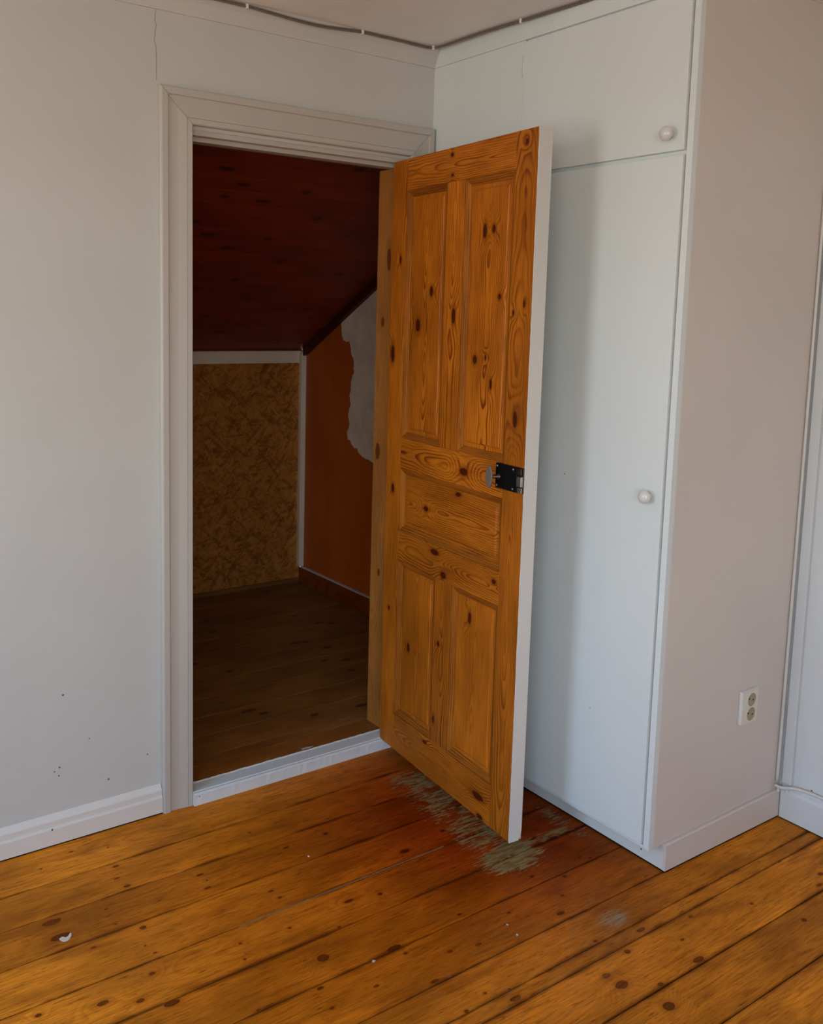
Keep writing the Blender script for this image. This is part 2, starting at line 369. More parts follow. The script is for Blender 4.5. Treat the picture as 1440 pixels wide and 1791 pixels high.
# ---- walls ---------------------------------------------------------
XO, XI = -.861, -.1035                    # casing inner edges
DH = 1.972
def wall_rect(name, axis, plane, thick, lo, hi, z0, z1, holes, mat, label):
    """wall slab with rectangular holes (a,b,za,zb) along its run; one clean shell per solid cell"""
    bm = bmesh.new(); us = sorted({lo, hi, *[h[0] for h in holes], *[h[1] for h in holes]}); zs = sorted({z0, z1, *[h[2] for h in holes], *[h[3] for h in holes]})
    solid = lambda i, j: 0 <= i < len(us)-1 and 0 <= j < len(zs)-1 and not any(h[0]-1e-6 <= us[i] and us[i+1] <= h[1]+1e-6 and h[2]-1e-6 <= zs[j] and zs[j+1] <= h[3]+1e-6 for h in holes)
    cache = {}
    def V(u, d, z):
        k = (round(u, 5), d, round(z, 5))
        if k not in cache: cache[k] = bm.verts.new((u, plane+d, z) if axis == 'y' else (plane+d, u, z))
        return cache[k]
    def F(*v):
        try: bm.faces.new(v)
        except ValueError: pass
    for i in range(len(us)-1):
        for j in range(len(zs)-1):
            if not solid(i, j): continue
            a, b, c, d = us[i], us[i+1], zs[j], zs[j+1]
            for dd in (0, thick): F(V(a, dd, c), V(b, dd, c), V(b, dd, d), V(a, dd, d))
            if not solid(i-1, j): F(V(a, 0, c), V(a, thick, c), V(a, thick, d), V(a, 0, d))
            if not solid(i+1, j): F(V(b, 0, c), V(b, thick, c), V(b, thick, d), V(b, 0, d))
            if not solid(i, j-1): F(V(a, 0, c), V(a, thick, c), V(b, thick, c), V(b, 0, c))
            if not solid(i, j+1): F(V(a, 0, d), V(a, thick, d), V(b, thick, d), V(b, 0, d))
    return tag(bmobj(name, bm, mat), label, 'wall', 'structure')
wall_rect('wall_back', 'y', 0., WT-.012, -3.4, .612, -.05, H, [(-.875, -.1, -.05, 1.985)], M['wall'], 'off-white painted wall around the open doorway, with nail holes and a crack')
wall_rect('wall_right', 'x', .612, .1, -4.4, .0, -.05, H, [], M['wall_cool'], 'narrow strip of cool white wall to the right of the wardrobe side')
wl, wl2, wr_ = WINDOWS
wall_rect('wall_left', 'x', -3.5, .1, -4.4, .106, -.05, H, [(w[2][0], w[2][1], w[3][0], w[3][1]) for w in (wl, wl2)], M['cream'], 'unseen wall left of the camera, cream for warm bounce, with two windows, one added')
wall_rect('wall_front', 'y', -4.5, .1, -3.5, .712, -.05, H, [(wr_[2][0], wr_[2][1], wr_[3][0], wr_[3][1])], M['cream'], 'unseen wall behind the camera, cream for warm bounce, with an added window')
tag(box('ceiling', (-3.5, -4.5, H), (.712, .106, H+.08), M['ceil']), 'warm grey-white painted ceiling above the wardrobe and doorway', 'ceiling', 'structure')
for n_, (ax, pl, r, z) in enumerate(WINDOWS):
    w_ = tag(empty('window_%d' % (n_+1)), ('white casement window in the left wall nearest the doorway', 'added unseen white casement window at the rear end of the left wall', 'added unseen white casement window in the wall behind the camera')[n_], 'window', 'structure')
    def wb(name, a, b, z0, z1, d0, d1):
        if ax == 'x': box(name, (pl-.1+d0, a, z0), (pl-.1+d1, b, z1), M['trim'], w_, .002)
        else: box(name, (a, pl-.1+d0, z0), (b, pl-.1+d1, z1), M['trim'], w_, .002)
    wb('frame_stile', r[0], r[0]+.04, z[0], z[1], .02, .07); wb('frame_stile', r[1]-.04, r[1], z[0], z[1], .02, .07)
    wb('frame_rail', r[0]+.04, r[1]-.04, z[0], z[0]+.05, .02, .07); wb('frame_rail', r[0]+.04, r[1]-.04, z[1]-.04, z[1], .02, .07)
    mid = sum(r)/2; wb('mullion', mid-.02, mid+.02, z[0]+.05, z[1]-.04, .025, .065)
    wb('window_sill', r[0]-.03, r[1]+.03, z[0]-.03, z[0], .095, .16)

# cornice coving (partition and wardrobe side)
ZC = 2.284
cove = [(0., ZC), (-.004, ZC+.0005), (-.0075, ZC+.012), (-.017, ZC+.034), (-.030, ZC+.050), (-.032, H), (0., H)]
t2 = extrude_yz('trim_2', cove, -3.4, -.0045, M['wall'])
tag(t2, 'thin painted coving along the top of the wall above the doorway', 'coving', 'structure')

# ---- baseboards ----------------------------------------------------
bb = [(0., .0045), (-.018, .0045), (-.018, .050), (-.0165, .0535), (-.0125, .055), (-.0125, .071), (-.0105, .0755), (-.0, .0875)]
bbk = extrude_yz('baseboard_back', bb, -3.4, -.957, M['base']); box('shade_strip', (-3.4, -.0165, .0004), (-.957, -.001, .0044), M['gap'], bbk)  # solid dark strip stands in for the shade under the baseboard
tag(bbk, 'low white stepped baseboard left of the doorway', 'baseboard', 'structure')
def base_right():
    prof = [(.612, .004), (.597, .004), (.597, .088), (.600, .096), (.604, .1), (.606, .108), (.612, .112)]
    k = len(prof); y0, y1 = -1.033, -4.4
    vs = [(a, y0, b) for a, b in prof]+[(a, y1, b) for a, b in prof]
    fs = [(i, (i+1) % k, k+(i+1) % k, k+i) for i in range(k)]+[tuple(range(k)), tuple(range(k, 2*k))[::-1]]
    o = link('baseboard_right', mesh('baseboard_right', vs, fs), M['wall_cool']); box('shade_strip', (.5985, -4.4, .0004), (.611, -1.034, .0039), M['gap'], o)  # dark strip below the board painted as its shade line
    tag(o, 'white baseboard at the foot of the right-hand wall strip', 'baseboard', 'structure')
base_right()
tag(box('trim_3', (.598, -1.062, .113), (.612, -1.0325, H), M['wall_cool'], None, .0015), 'flat white vertical batten in the corner right of the wardrobe', 'trim', 'structure')

# ---- door frame ----------------------------------------------------
tf = tag(empty('trim_1', (0, 0, 0)), 'white moulded door casing with pine jamb and white-painted threshold', 'door frame', 'structure')
XL, XR, ZT = -.9555, -.0085, 2.0886
cp = [(0, 0), (0, -.017), (.0025, -.0195), (.0025, -.0225), (.005, -.0235), (.021, -.0235), (.0225, -.0215), (.0228, -.0185), (.026, -.0175), (.052, -.0180), (.0772, -.0218), (.0778, -.0200), (.0788, -.0200), (.0794, -.0226), (.0915, -.0228), (.0945, -.0205), (.0945, 0)]
cp = [(s, -h) for s, h in cp]
nrm = (0, -1, 0)
mitre('casing_leg', cp, (XL, 0, 0), (0, 0, 1), nrm, ZT-.0012, M['trim'], tf, 0, 1, (1, 0, 0))
mitre('casing_head', cp, (XL, 0, ZT), (1, 0, 0), nrm, XR-XL, M['trim'], tf, 1, 1, (0, 0, -1))
mitre('casing_leg', cp, (XR, 0, 0), (0, 0, 1), nrm, ZT-.0012, M['trim'], tf, 0, 1, (-1, 0, 0))
pine_kw = dict(light=(.46, .175, .034), dark=(.28, .080, .010), deep=(.085, .02, .004))
M['jamb'] = wood('pine_jamb', 'z', 'y', 11, u0=.10, h0=.02, hs=.05, freq=120., contrast=.5, knots=[(.045, 1.665, .009), (.073, 1.46, .008), (.085, 1.02, .011), (.062, .60, .006)], kasp=.4, rough=.45, **pine_kw)
M['sill'] = wood('pine_sill', 'x', 'y', 12, u0=.05, h0=.05, hs=.06, freq=110., contrast=.4, light=(.36, .13, .022), dark=(.22, .06, .008), deep=(.06, .015, .003), rough=.4)
# jamb boards: painted rebate in front, bare pine behind
box('jamb_rebate', (-.122, .0005, .04), (-.1, .026, 1.985), M['trim'], tf, .001)
box('jamb_board', (-.134, .026, .0455), (-.1, .112, 1.9575), M['jamb'], tf, .0015)
box('jamb_rebate', (-.875, .0005, .0), (-.8615, .026, 1.985), M['trim'], tf, .001)
box('jamb_board', (-.875, .026, .0455), (-.853, .112, 1.9575), M['jamb'], tf, .0015)
box('head_rebate', (-.8613, .0005, 1.970), (-.1222, .026, 1.985), M['trim'], tf, .001)
box('head_stop', (-.8613, .0262, 1.9577), (-.1222, .066, 1.985), M['trim'], tf, .001)
M['dpine'] = wood('dark_pine', 'x', 'y', 14, freq=120., contrast=.5, light=(.22, .07, .010), dark=(.12, .03, .004), deep=(.04, .01, .002))
box('head_board', (-.8613, .0665, 1.962), (-.1222, .112, 1.985), M['dpine'], tf, .001)
# threshold
def thr():
    prof = [(-.006, .0), (-.031, .0), (-.031, .034), (-.028, .0385), (-.020, .0392), (-.0195, .0415), (.022, .0435), (.027, .0465), (.027, .0)]
    def wavy(name, x0, x1, prof, mat, amp):
        n = 60; k = len(prof); vs = []
        for i in range(n+1):
            x = x0+(x1-x0)*i/n
            for j, (y, z) in enumerate(prof):
                a = amp.get(j, 0); vs.append((x, y+random.uniform(-a, a), z+(random.uniform(-a, a)*.3 if z > .001 else 0)))
        fs = [tuple(range(k)), tuple(range(n*k, n*k+k))[::-1]]
        for i in range(n):
            for j in range(k): fs.append((i*k+j, (i+1)*k+j, (i+1)*k+(j+1) % k, i*k+(j+1) % k))
        return link(name, mesh(name, vs, fs), mat, tf)
    wavy('painted_threshold', -.8610, -.1225, prof, M['thr'], {2: .0009, 3: .0008, 6: .0006, 7: .0016})
    wavy('threshold_foot', -.1225, -.1035, prof[:4]+[(-.012, .0385), (-.012, 0)], M['thr'], {2: .0005})
M['thr'] = paint('threshold_paint', (.76, .80, .80), .34, .8, [(-.845, .028, .0022)], (0, 2), mott=.10, tscale=40., stretch=(.3, 1, 1))
thr()
box('sill_board', (-.8745, .0275, .0), (-.1005, WT, .0458), M['sill'], tf, .001)
tf2 = link('paint_splash', mesh('paint_splash', [(-.425+dx*.55, .036+dy*.5, .0459+dz) for dz in (0, .0004) for dx, dy in ((-.04, 0), (.01, -.005), (.045, .002), (.02, .011), (-.02, .015), (-.035, .013))],
     [(6, 7, 8, 9, 10, 11), (5, 4, 3, 2, 1, 0)]+[(i, (i+1) % 6, 6+(i+1) % 6, 6+i) for i in range(6)]), M['flake'], tf)
# paint-smeared steel hinge half on the jamb
box('hinge', (-.1265, -.0195, 1.762), (-.1225, -.0155, 1.782), M['clip'], tf, .001)

# =================================================================== DOOR LEAF
PX, PY, TH = -.1258, -.02, math.radians(-95.5708)
LW, LT, Z0, Z1 = .7256, .0419, .0375, 1.9675
dr = tag(empty('door_1', (PX, PY, 0), TH), 'open panelled pine door with white-painted edge and black rim lock', 'door', 'structure')
DK = [(.494,1.722,.8),(.535,1.725,.8),(.675,1.937,.6),(.301,1.57,.7),(.23,1.558,1.0),(.159,1.454,1.3),(.364,1.487,.9),(.573,1.541,.7),(.468,1.364,1),(.518,1.372,.4),(.332,1.948,.6),(.336,1.89,.5),(.022,1.358,1.2),(.056,1.658,.6),(.646,1.498,.4),(.69,1.522,.4),(.673,1.216,.9),(.547,1.3,.6),(.444,1.038,1.3),(.045,.919,.9),(.236,.887,.8),(.405,.963,.6),(.304,.765,.9),(.355,.705,1),(.489,.611,.8),(.038,.512,.6),(.608,.753,.7),(.571,.101,1.1),(.155,.41,.8),(.34,.485,.6),(.326,.237,.6),(.585,.044,.7),(.281,.143,.5)]
SL, SR, ML, MR = .087, .630, .312, .403
ZB, ZM0, ZM1, ZK0, ZK1, ZTp = .163, .688, .787, .994, 1.092, 1.871
cnt = [0]
def dwood(a, b, grain, **kw):
    """material for the leaf piece covering (s,z) rectangle a-b, with the knots that fall in it"""
    cnt[0] += 1; i = cnt[0]
    ks = [(k[0], k[1], .0088*k[2]) for k in DK if a[0] <= k[0] <= b[0] and a[1] <= k[1] <= b[1]]
    if grain == 'z': kn = ks; u0 = (a[0]+b[0])/2
    else: kn = [(k[1], k[0], k[2]) for k in ks]; u0 = (a[1]+b[1])/2
    t = 1+.12*math.sin(i*2.1)
    d = dict(u0=u0+kw.pop('du', 0.), h0=kw.pop('h0', .0), hs=kw.pop('hs', .04), freq=kw.pop('freq', 165.), light=tuple(c*t for c in (.60, .175, .010)), dark=tuple(c*t for c in (.150, .022, .0015)),
             deep=(.050, .008, .001), contrast=1., rough=.5, tint=.34, kasp=.6, spec=.16)
    d.update(kw)
    return wood('pine_door_%d' % i, grain, 'x' if grain == 'z' else 'z', seed=i*3+2, knots=kn, **d)
BK = -.003
def piece(name, a, b, grain, depth=(-LT, BK), parent=dr, **kw):
    return box(name, (a[0], depth[0], a[1]), (b[0], depth[1], b[1]), dwood(a, b, grain, **kw), parent, .0008)
e = .0002
piece('stile', (0, Z0), (SL-e, Z1), 'z', du=.05, h0=.02, hs=.035)
piece('stile', (SR+e, Z0), (LW-.002, Z1), 'z', du=-.004, h0=-.002, hs=.05, freq=150., contrast=.8)
piece('rail', (SL, ZTp), (SR, Z1), 'x', h0=.004, hs=.05)
piece('rail', (SL, ZK0), (SR, ZK1), 'x', h0=-.02, hs=.07)
piece('rail', (SL, ZM0), (SR, ZM1), 'x', h0=-.02, hs=.085)
piece('rail', (SL, Z0), (SR, ZB), 'x', h0=.0, hs=.06)
piece('mullion', (ML, ZK1+e), (MR, ZTp-e), 'z', h0=-.03, hs=.03)
piece('mullion', (ML, ZB+e), (MR, ZM0-e), 'z', h0=.002, hs=.05, freq=150.)
openings = [((SL, ZK1), (ML, ZTp), 'z', dict(h0=-.05, hs=.04)), ((MR, ZK1), (SR, ZTp), 'z', dict(h0=-.04, hs=.03)), ((SL, ZM1), (SR, ZK0), 'x', dict(h0=.03, hs=.03)),
            ((SL, ZB), (ML, ZM0), 'z', dict(h0=.01, hs=.04)), ((MR, ZB), (SR, ZM0), 'z', dict(h0=.03, hs=.02, contrast=.6))]
mprof = [(0, .0), (.0, -.0012), (.004, -.0020), (.012, -.0055), (.0175, -.0095), (.0205, -.0105), (.0205, -.0140), (.0, -.0140)]
mm = [wood('pine_moulding_v', 'z', 'x', 51, h0=.01, hs=.03, freq=170., contrast=.9, light=(.46, .15, .013), dark=(.15, .024, .002), deep=(.05, .008, .001), spec=.12, rough=.6),
      wood('pine_moulding_h', 'x', 'z', 52, h0=.01, hs=.03, freq=170., contrast=.9, light=(.42, .13, .011), dark=(.14, .022, .002), deep=(.05, .008, .001), spec=.12, rough=.6)]
mm += [wood('pine_moulding_w', 'z', 'x', 57, h0=-.012, hs=.02, freq=190., contrast=1., light=(.46, .15, .014), dark=(.15, .024, .002), deep=(.05, .008, .001), spec=.12, rough=.6)]
for a, b, gr, kw in openings:
    mat = dwood(a, b, gr, **kw)
    # raised panel: sunk margin, small bevel, raised field
    y0, y1 = -LT+.0118, -LT+.0080; m1, m2 = .031, .0365
    rings = [(0, y0), (m1, y0), (m2, y1)]; vs = []; fs = []
    for q, yy in rings: vs += [(a[0]+q, yy, a[1]+q), (b[0]-q, yy, a[1]+q), (b[0]-q, yy, b[1]-q), (a[0]+q, yy, b[1]-q)]
    vs += [(a[0], -.012, a[1]), (b[0], -.012, a[1]), (b[0], -.012, b[1]), (a[0], -.012, b[1])]
    for rr in range(2):
        for k in range(4): fs.append((rr*4+k, rr*4+(k+1) % 4, rr*4+4+(k+1) % 4, rr*4+4+k))
    fs.append((8, 9, 10, 11)); fs.append((12, 15, 14, 13))
    for k in range(4): fs.append((k, (k+1) % 4, 12+(k+1) % 4, 12+k))
    pn = link('panel', mesh('panel', vs, fs), mat, dr)
    n_ = (0, -1, 0); w_, h_ = b[0]-a[0], b[1]-a[1]; F = -LT
    mitre('moulding', mprof, (a[0], F, a[1]), (0, 0, 1), n_, h_, mm[0], pn, 1, 1, (1, 0, 0))
    mitre('moulding', mprof, (b[0], F, a[1]), (0, 0, 1), n_, h_, mm[2], pn, 1, 1, (-1, 0, 0))
    mitre('moulding', mprof, (a[0], F, b[1]), (1, 0, 0), n_, w_, mm[1], pn, 1, 1, (0, 0, -1))
    mitre('moulding', mprof, (a[0], F, a[1]), (1, 0, 0), n_, w_, mm[1], pn, 1, 1, (0, 0, 1))
# white paint on the closing edge (ragged where it meets the bare face) and on the room face
def edge_strip():
    n = 120; vs = []; fs = []
    for i in range(n+1):
        z = Z0-.0006+(Z1-Z0+.0012)*i/n; j = random.uniform(0, .0014)*(1 if random.random() < .5 else .3)
        cut = .010*max(0, 1-i/1.2) if i < 2 else 0
        vs += [(LW-.002-j-.0008, -LT-.0004, z), (LW, -LT-.0004, z), (LW, 0-cut, z), (LW-.002, 0-cut, z)]
    for i in range(n):
        for k in range(4): fs.append((i*4+k, i*4+(k+1) % 4, i*4+4+(k+1) % 4, i*4+4+k))
    fs += [(3, 2, 1, 0), (n*4, n*4+1, n*4+2, n*4+3)]
    o = link('painted_edge', mesh('painted_edge', vs, fs), M['edge'], dr); o['label'] = 'white-painted closing edge'
edge_strip()
bm = bmesh.new()
for a, b in (((0, Z0), (SL, Z1)), ((SR, Z0), (LW-.002, Z1)), ((SL, ZTp), (SR, Z1)), ((SL, ZK0), (SR, ZK1)), ((SL, ZM0), (SR, ZM1)), ((SL, Z0), (SR, ZB)), ((ML, ZK1), (MR, ZTp)), ((ML, ZB), (MR, ZM0))):
    add_box(bm, (a[0], BK+.0001, a[1]), (b[0], 0, b[1]))
for a, b, _, _ in openings: add_box(bm, (a[0]+.0002, -.0119, a[1]+.0002), (b[0]-.0002, -.0105, b[1]-.0002))
o = bmobj('painted_face', bm, M['edge'], dr); o['label'] = 'white-painted room face'
# rim lock
lk = box('rim_lock', (.611, -LT-.011, 1.0225), (.7035, -LT-.0004, 1.0905), M['black'], dr, .0012); lk['label'] = 'black lacquered lock case'
def lpart(nm, a, b, mt, bev=.0008): return box(nm, (a[0], -LT-a[1], a[2]), (b[0], -LT-b[1], b[2]), mt, lk, bev)
lpart('lock_edge_plate', (.7037, .0004, 1.0225), (.7236, .004, 1.0905), M['darksteel'])
lpart('latch_bolt', (.7045, .0042, 1.040), (.7245, .0125, 1.068), M['steel'], .0015)
lpart('latch_housing', (.7045, .0042, 1.0705), (.720, .0095, 1.0885), M['darksteel'])
lpart('strike_lug', (.7045, .0042, 1.0228), (.7215, .0085, 1.0375), M['steel'])
for s_, z_ in ((.6175, 1.083), (.6175, 1.030), (.688, 1.083), (.6875, 1.030)):
    lathe('screw', [(.0001, 0), (.0036, 0), (.0034, .0010), (.0018, .0018), (.0001, .0020)], M['steel'], lk, (s_, -LT-.0109, z_), (0, -1, 0), 12)
lathe('thumb_turn_stem', [(.0001, 0), (.0085, 0), (.0085, .003), (.0042, .004), (.0038, .022), (.0001, .022)], M['darksteel'], lk, (.627, -LT-.0109, 1.0545), (0, -1, 0), 16)
def thumb():
    seg = 28; vs = []; fs = []
    for yy, k in ((-.0, .86), (-.0008, 1.), (-.0032, 1.), (-.0042, .84)):
        for i in range(seg):
            w = 2*math.pi*i/seg; vs.append((.614+.0145*k*math.cos(w), -LT-.0325+yy, 1.0535+.0305*k*math.sin(w)))
    for r_ in range(3):
        for i in range(seg): fs.append((r_*seg+i, r_*seg+(i+1) % seg, (r_+1)*seg+(i+1) % seg, (r_+1)*seg+i))
    fs += [tuple(range(seg))[::-1], tuple(range(3*seg, 4*seg))]
    o = link('thumb_turn', mesh('thumb_turn', vs, fs), M['grey_metal'], lk); 
thumb()

# =================================================================== CLOSET BEHIND THE DOOR
ZF = .045; YB = 1.74; XRR = .547; SLP = .537; XLL = -1.15
zs_at = lambda y: 1.286+(YB-y)*SLP
cf = tag(empty('floor_closet'), 'dark worn plank floor inside the closet beyond the doorway', 'floor', 'structure')
box('subfloor', (XLL, WT, 0), (XRR, YB, ZF-.02), M['gap'], cf)
ye = [WT, .165, .305, .445, .587, .728, .87, 1.012, 1.155, 1.297, 1.44, 1.58, YB]
for i in range(len(ye)-1):
    ks = [(ye[i]+.05+.05*random.random(), random.uniform(-.7, .4), .009) for _ in range(3)]
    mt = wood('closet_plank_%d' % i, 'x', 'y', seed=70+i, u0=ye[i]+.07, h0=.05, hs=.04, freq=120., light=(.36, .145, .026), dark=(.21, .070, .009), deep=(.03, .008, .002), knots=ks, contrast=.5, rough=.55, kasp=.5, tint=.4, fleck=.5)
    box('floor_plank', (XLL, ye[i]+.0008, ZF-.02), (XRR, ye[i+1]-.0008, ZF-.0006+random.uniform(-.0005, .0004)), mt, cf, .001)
# knee wall of OSB
def osb():
    m, g = newmat('osb'); P, x, y, z = g.obj(); q = g.xyz(x, z, 0.)
    col = None
    base = g.mix(g.noise(q, 5., 3), (.34, .120, .014), (.44, .165, .024))
    for k, (ang, sc, dk) in enumerate(((.5, 44., (.48, .21, .040)), (-.7, 38., (.16, .045, .005)), (1.35, 50., (.44, .18, .030)), (.1, 42., (.18, .052, .006)), (-1.2, 34., (.46, .20, .038)), (.9, 46., (.15, .042, .005)))):
        ca, sa = math.cos(ang), math.sin(ang)
        u = g.add(g.mul(x, ca), g.mul(z, sa)); v = g.add(g.mul(x, -sa), g.mul(z, ca))
        n = g.noise(g.xyz(g.mul(u, .22), v, float(k)*7), sc, 2, .6, 1.2)
        base = g.mix(g.mul(g.mr(n, .54, .62), .58), base, dk)
    h = g.noise(q, 120., 3)
    g.out(base, .7, 0, g.bump(h, .0008, .5), .2); return m
M['osb'] = osb()
wb_ = tag(empty('wall_closet_back'), 'low knee wall of strand board under the slope at the closet back', 'wall', 'structure')
box('strand_board', (XLL, YB, ZF-.02), (XRR-.002, YB+.02, 1.30), M['osb'], wb_)
M['ctrim'] = paint('closet_trim_paint', (.80, .70, .54), .5, .3, mott=.05)
box('top_batten', (XLL, YB-.012, 1.222), (.530, YB-.0002, 1.284), M['ctrim'], wb_, .0015)
M['bpine'] = wood('batten_pine', 'x', 'z', 31, freq=100., contrast=.4, light=(.26, .11, .025), dark=(.18, .06, .010), deep=(.06, .015, .003))
box('foot_batten', (XLL, YB-.008, ZF), (XRR-.012, YB-.0002, ZF+.024), M['bpine'], wb_, .001)
def corner_batten():
    # rounded-top corner strip
    x0, x1, y0, y1, z0, z1 = .516, .5465, YB-.034, YB-.0125, .137, 1.268; n = 8; vs = []
    outl = [(x0, z0), (x1, z0), (x1, z1)]+[((x0+x1)/2+(x1-x0)/2*math.cos(math.pi*i/n), z1+(x1-x0)/2*math.sin(math.pi*i/n)) for i in range(1, n)]+[(x0, z1)]
    k = len(outl); vs = [(a, y0, b) for a, b in outl]+[(a, y1, b) for a, b in outl]
    fs = [tuple(range(k))[::-1], tuple(range(k, 2*k))]+[(i, (i+1) % k, k+(i+1) % k, k+i) for i in range(k)]
    link('corner_batten', mesh('corner_batten', vs, fs), M['ctrim'], wb_)
corner_batten()
# right closet wall: red-brown boards, plaster patch
wcr = tag(empty('wall_closet_right'), 'red-brown board wall inside the closet with a pale ragged plaster patch', 'wall', 'structure')
def brownwall():
    m, g = newmat('brown_hardboard'); P, x, y, z = g.obj()
    n = g.noise(g.vm('MULTIPLY', P, (1, 1, .4)), 3., 3)
    c = g.mix(g.mr(n, .3, .7), (.40, .076, .005), (.56, .120, .009)); g.out(c, .6, 0, g.bump(g.noise(P, 90, 2), .0004, .3), .25); return m
M['brown'] = brownwall()
def wall_poly(name, ys, mat, x0, x1):
    pts = [(y, ZF-.02) for y in ys]+[(y, min(zs_at(y)+.015, H)) for y in reversed(ys)]; k = len(pts)
    vs = [(x0, a, b) for a, b in pts]+[(x1, a, b) for a, b in pts]
    fs = [tuple(range(k)), tuple(range(k, 2*k))[::-1]]+[(i, (i+1) % k, k+(i+1) % k, k+i) for i in range(k)]
    return link(name, mesh(name, vs, fs), mat, wcr)
wall_poly('wall_board', (1.513, YB), M['brown'], XRR+.001, XRR+.02)
wall_poly('wall_board', (WT, 1.510), M['brown'], XRR, XRR+.02)
box('board_seam', (XRR+.004, 1.506, ZF), (XRR+.02, 1.517, 1.40), M['gap'], wcr)
patch = [(.14,2.12),(.50,1.94),(.90,1.735),(1.073,1.642),(1.14,1.605),(1.20,1.572),(1.28,1.523),(1.341,1.487),(1.352,1.472),(1.365,1.455),(1.374,1.43),(1.372,1.40),(1.366,1.372),(1.350,1.352),(1.325,1.345),(1.300,1.350),(1.294,1.335),(1.284,1.318),(1.279,1.29),(1.262,1.272),(1.256,1.246),(1.262,1.226),(1.252,1.20),(1.268,1.185),(1.280,1.15),(1.276,1.12),(1.288,1.085),(1.277,1.05),(1.290,1.01),(1.297,.985),(1.284,.95),(1.292,.925),(1.304,.897),(1.298,.872),(1.272,.866),(1.262,.850),(1.235,.836),(1.215,.842),(1.195,.815),(1.160,.802),(1.12,.798),(1.09,.79),(1.0,.78),(.90,.80),(.80,.77),(.66,.81),(.52,.78),(.38,.83),(.26,.80),(.14,.84)]
def mkpatch():
    k = len(patch); x0, x1 = XRR-.0035, XRR-.0002
    pts = []
    for i in range(k):
        a = patch[i]; b = patch[(i+1) % k]; n = 3 if 7 < i < 52 else 1
        for j in range(n):
            t = j/n; jj = .004 if j else .0; pts.append((a[0]+(b[0]-a[0])*t+random.uniform(-jj, jj), a[1]+(b[1]-a[1])*t+random.uniform(-jj, jj)))
    k = len(pts)
    vs = [(x0, y, min(z, zs_at(y)-.006)) for y, z in pts]+[(x1, y, min(z, zs_at(y)-.006)) for y, z in pts]
    fs = [tuple(range(k)), tuple(range(k, 2*k))[::-1]]+[(i, (i+1) % k, k+(i+1) % k, k+i) for i in range(k)]
    o = link('plaster_patch', mesh('plaster_patch', vs, fs), M['patch'], wcr); o['label'] = 'pale grey ragged plaster patch'
def patchmat():
    m, g = newmat('old_plaster'); P, x, y, z = g.obj(); n = g.noise(P, 9., 4, .6)
    c = g.mix(g.mr(n, .35, .7), (.88, .74, .56), (.70, .59, .44)); g.out(c, .8, 0, g.bump(g.noise(P, 50, 4), .003, .5), .2); return m
M['patch'] = patchmat(); mkpatch()
M['cbase'] = wood('closet_baseboard_pine', 'y', 'z', 33, u0=.06, h0=.02, hs=.05, freq=110., contrast=.9, light=(.36, .080, .008), dark=(.17, .025, .002), deep=(.035, .006, .001))
bbc = tag(box('baseboard_closet', (XRR-.016, WT, ZF), (XRR-.0002, YB-.009, .130), M['cbase'], None, .001), 'dark pine baseboard with white line on top inside the closet', 'baseboard', 'structure')
box('top_bead', (XRR-.0155, WT, .1302), (XRR-.0002, YB-.035, .1345), M['clip'], bbc)
# sloping ceiling of boards
cc = tag(empty('ceiling_closet'), 'sloping ceiling of dark red-brown boards above the closet', 'ceiling', 'structure')
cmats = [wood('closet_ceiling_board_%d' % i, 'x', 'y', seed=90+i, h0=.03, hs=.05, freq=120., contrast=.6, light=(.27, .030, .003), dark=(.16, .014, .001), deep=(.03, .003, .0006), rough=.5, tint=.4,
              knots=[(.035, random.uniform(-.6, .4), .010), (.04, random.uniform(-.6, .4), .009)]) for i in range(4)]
sl = Vector((0, -1, SLP)).normalized(); nn = Vector((0, SLP, 1)).normalized()
ang = math.atan(SLP); nb = 23; pitch = .0725*math.sqrt(1+SLP*SLP)
bmb = bmesh.new(); add_box(bmb, (XLL, .0010, -.0), (XRR+.02, pitch-.0010, .014), .0005, 1); bmesh.ops.recalc_face_normals(bmb, faces=bmb.faces)
bme = bpy.data.meshes.new('ceiling_board'); bmb.to_mesh(bme); bmb.free()
bmes = []
for mt in cmats:
    q = bme.copy(); q.materials.append(mt); bmes.append(q)
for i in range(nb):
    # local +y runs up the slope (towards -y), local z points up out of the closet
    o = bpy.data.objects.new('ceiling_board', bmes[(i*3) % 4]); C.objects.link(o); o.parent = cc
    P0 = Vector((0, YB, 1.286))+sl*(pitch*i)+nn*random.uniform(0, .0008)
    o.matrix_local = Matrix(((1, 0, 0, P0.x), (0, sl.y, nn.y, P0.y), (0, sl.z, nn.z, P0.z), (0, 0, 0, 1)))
M['dbat'] = wood('slope_batten_pine', 'y', 'z', 35, freq=100., contrast=.5, light=(.07, .014, .003), dark=(.04, .007, .001), deep=(.02, .002, .0005))
def slope_batten():
    w = .045; vs = []
    for (y) in (YB-.04, WT+.01):
        z = zs_at(y)-.0015
        for dx in (0, .022):
            vs += [(XRR-.004-dx, y, z), (XRR-.004-dx, y, z-w)]
    fs = [(0, 1, 3, 2), (4, 6, 7, 5), (0, 2, 6, 4), (1, 5, 7, 3), (0, 4, 5, 1), (2, 3, 7, 6)]
    o = link('slope_batten', mesh('slope_batten', vs, fs), M['dbat'], cc)
slope_batten()
tag(box('ceiling_backing', (XLL, .35, 2.36), (XRR+.04, .36, 2.37), M['gap'], cc))
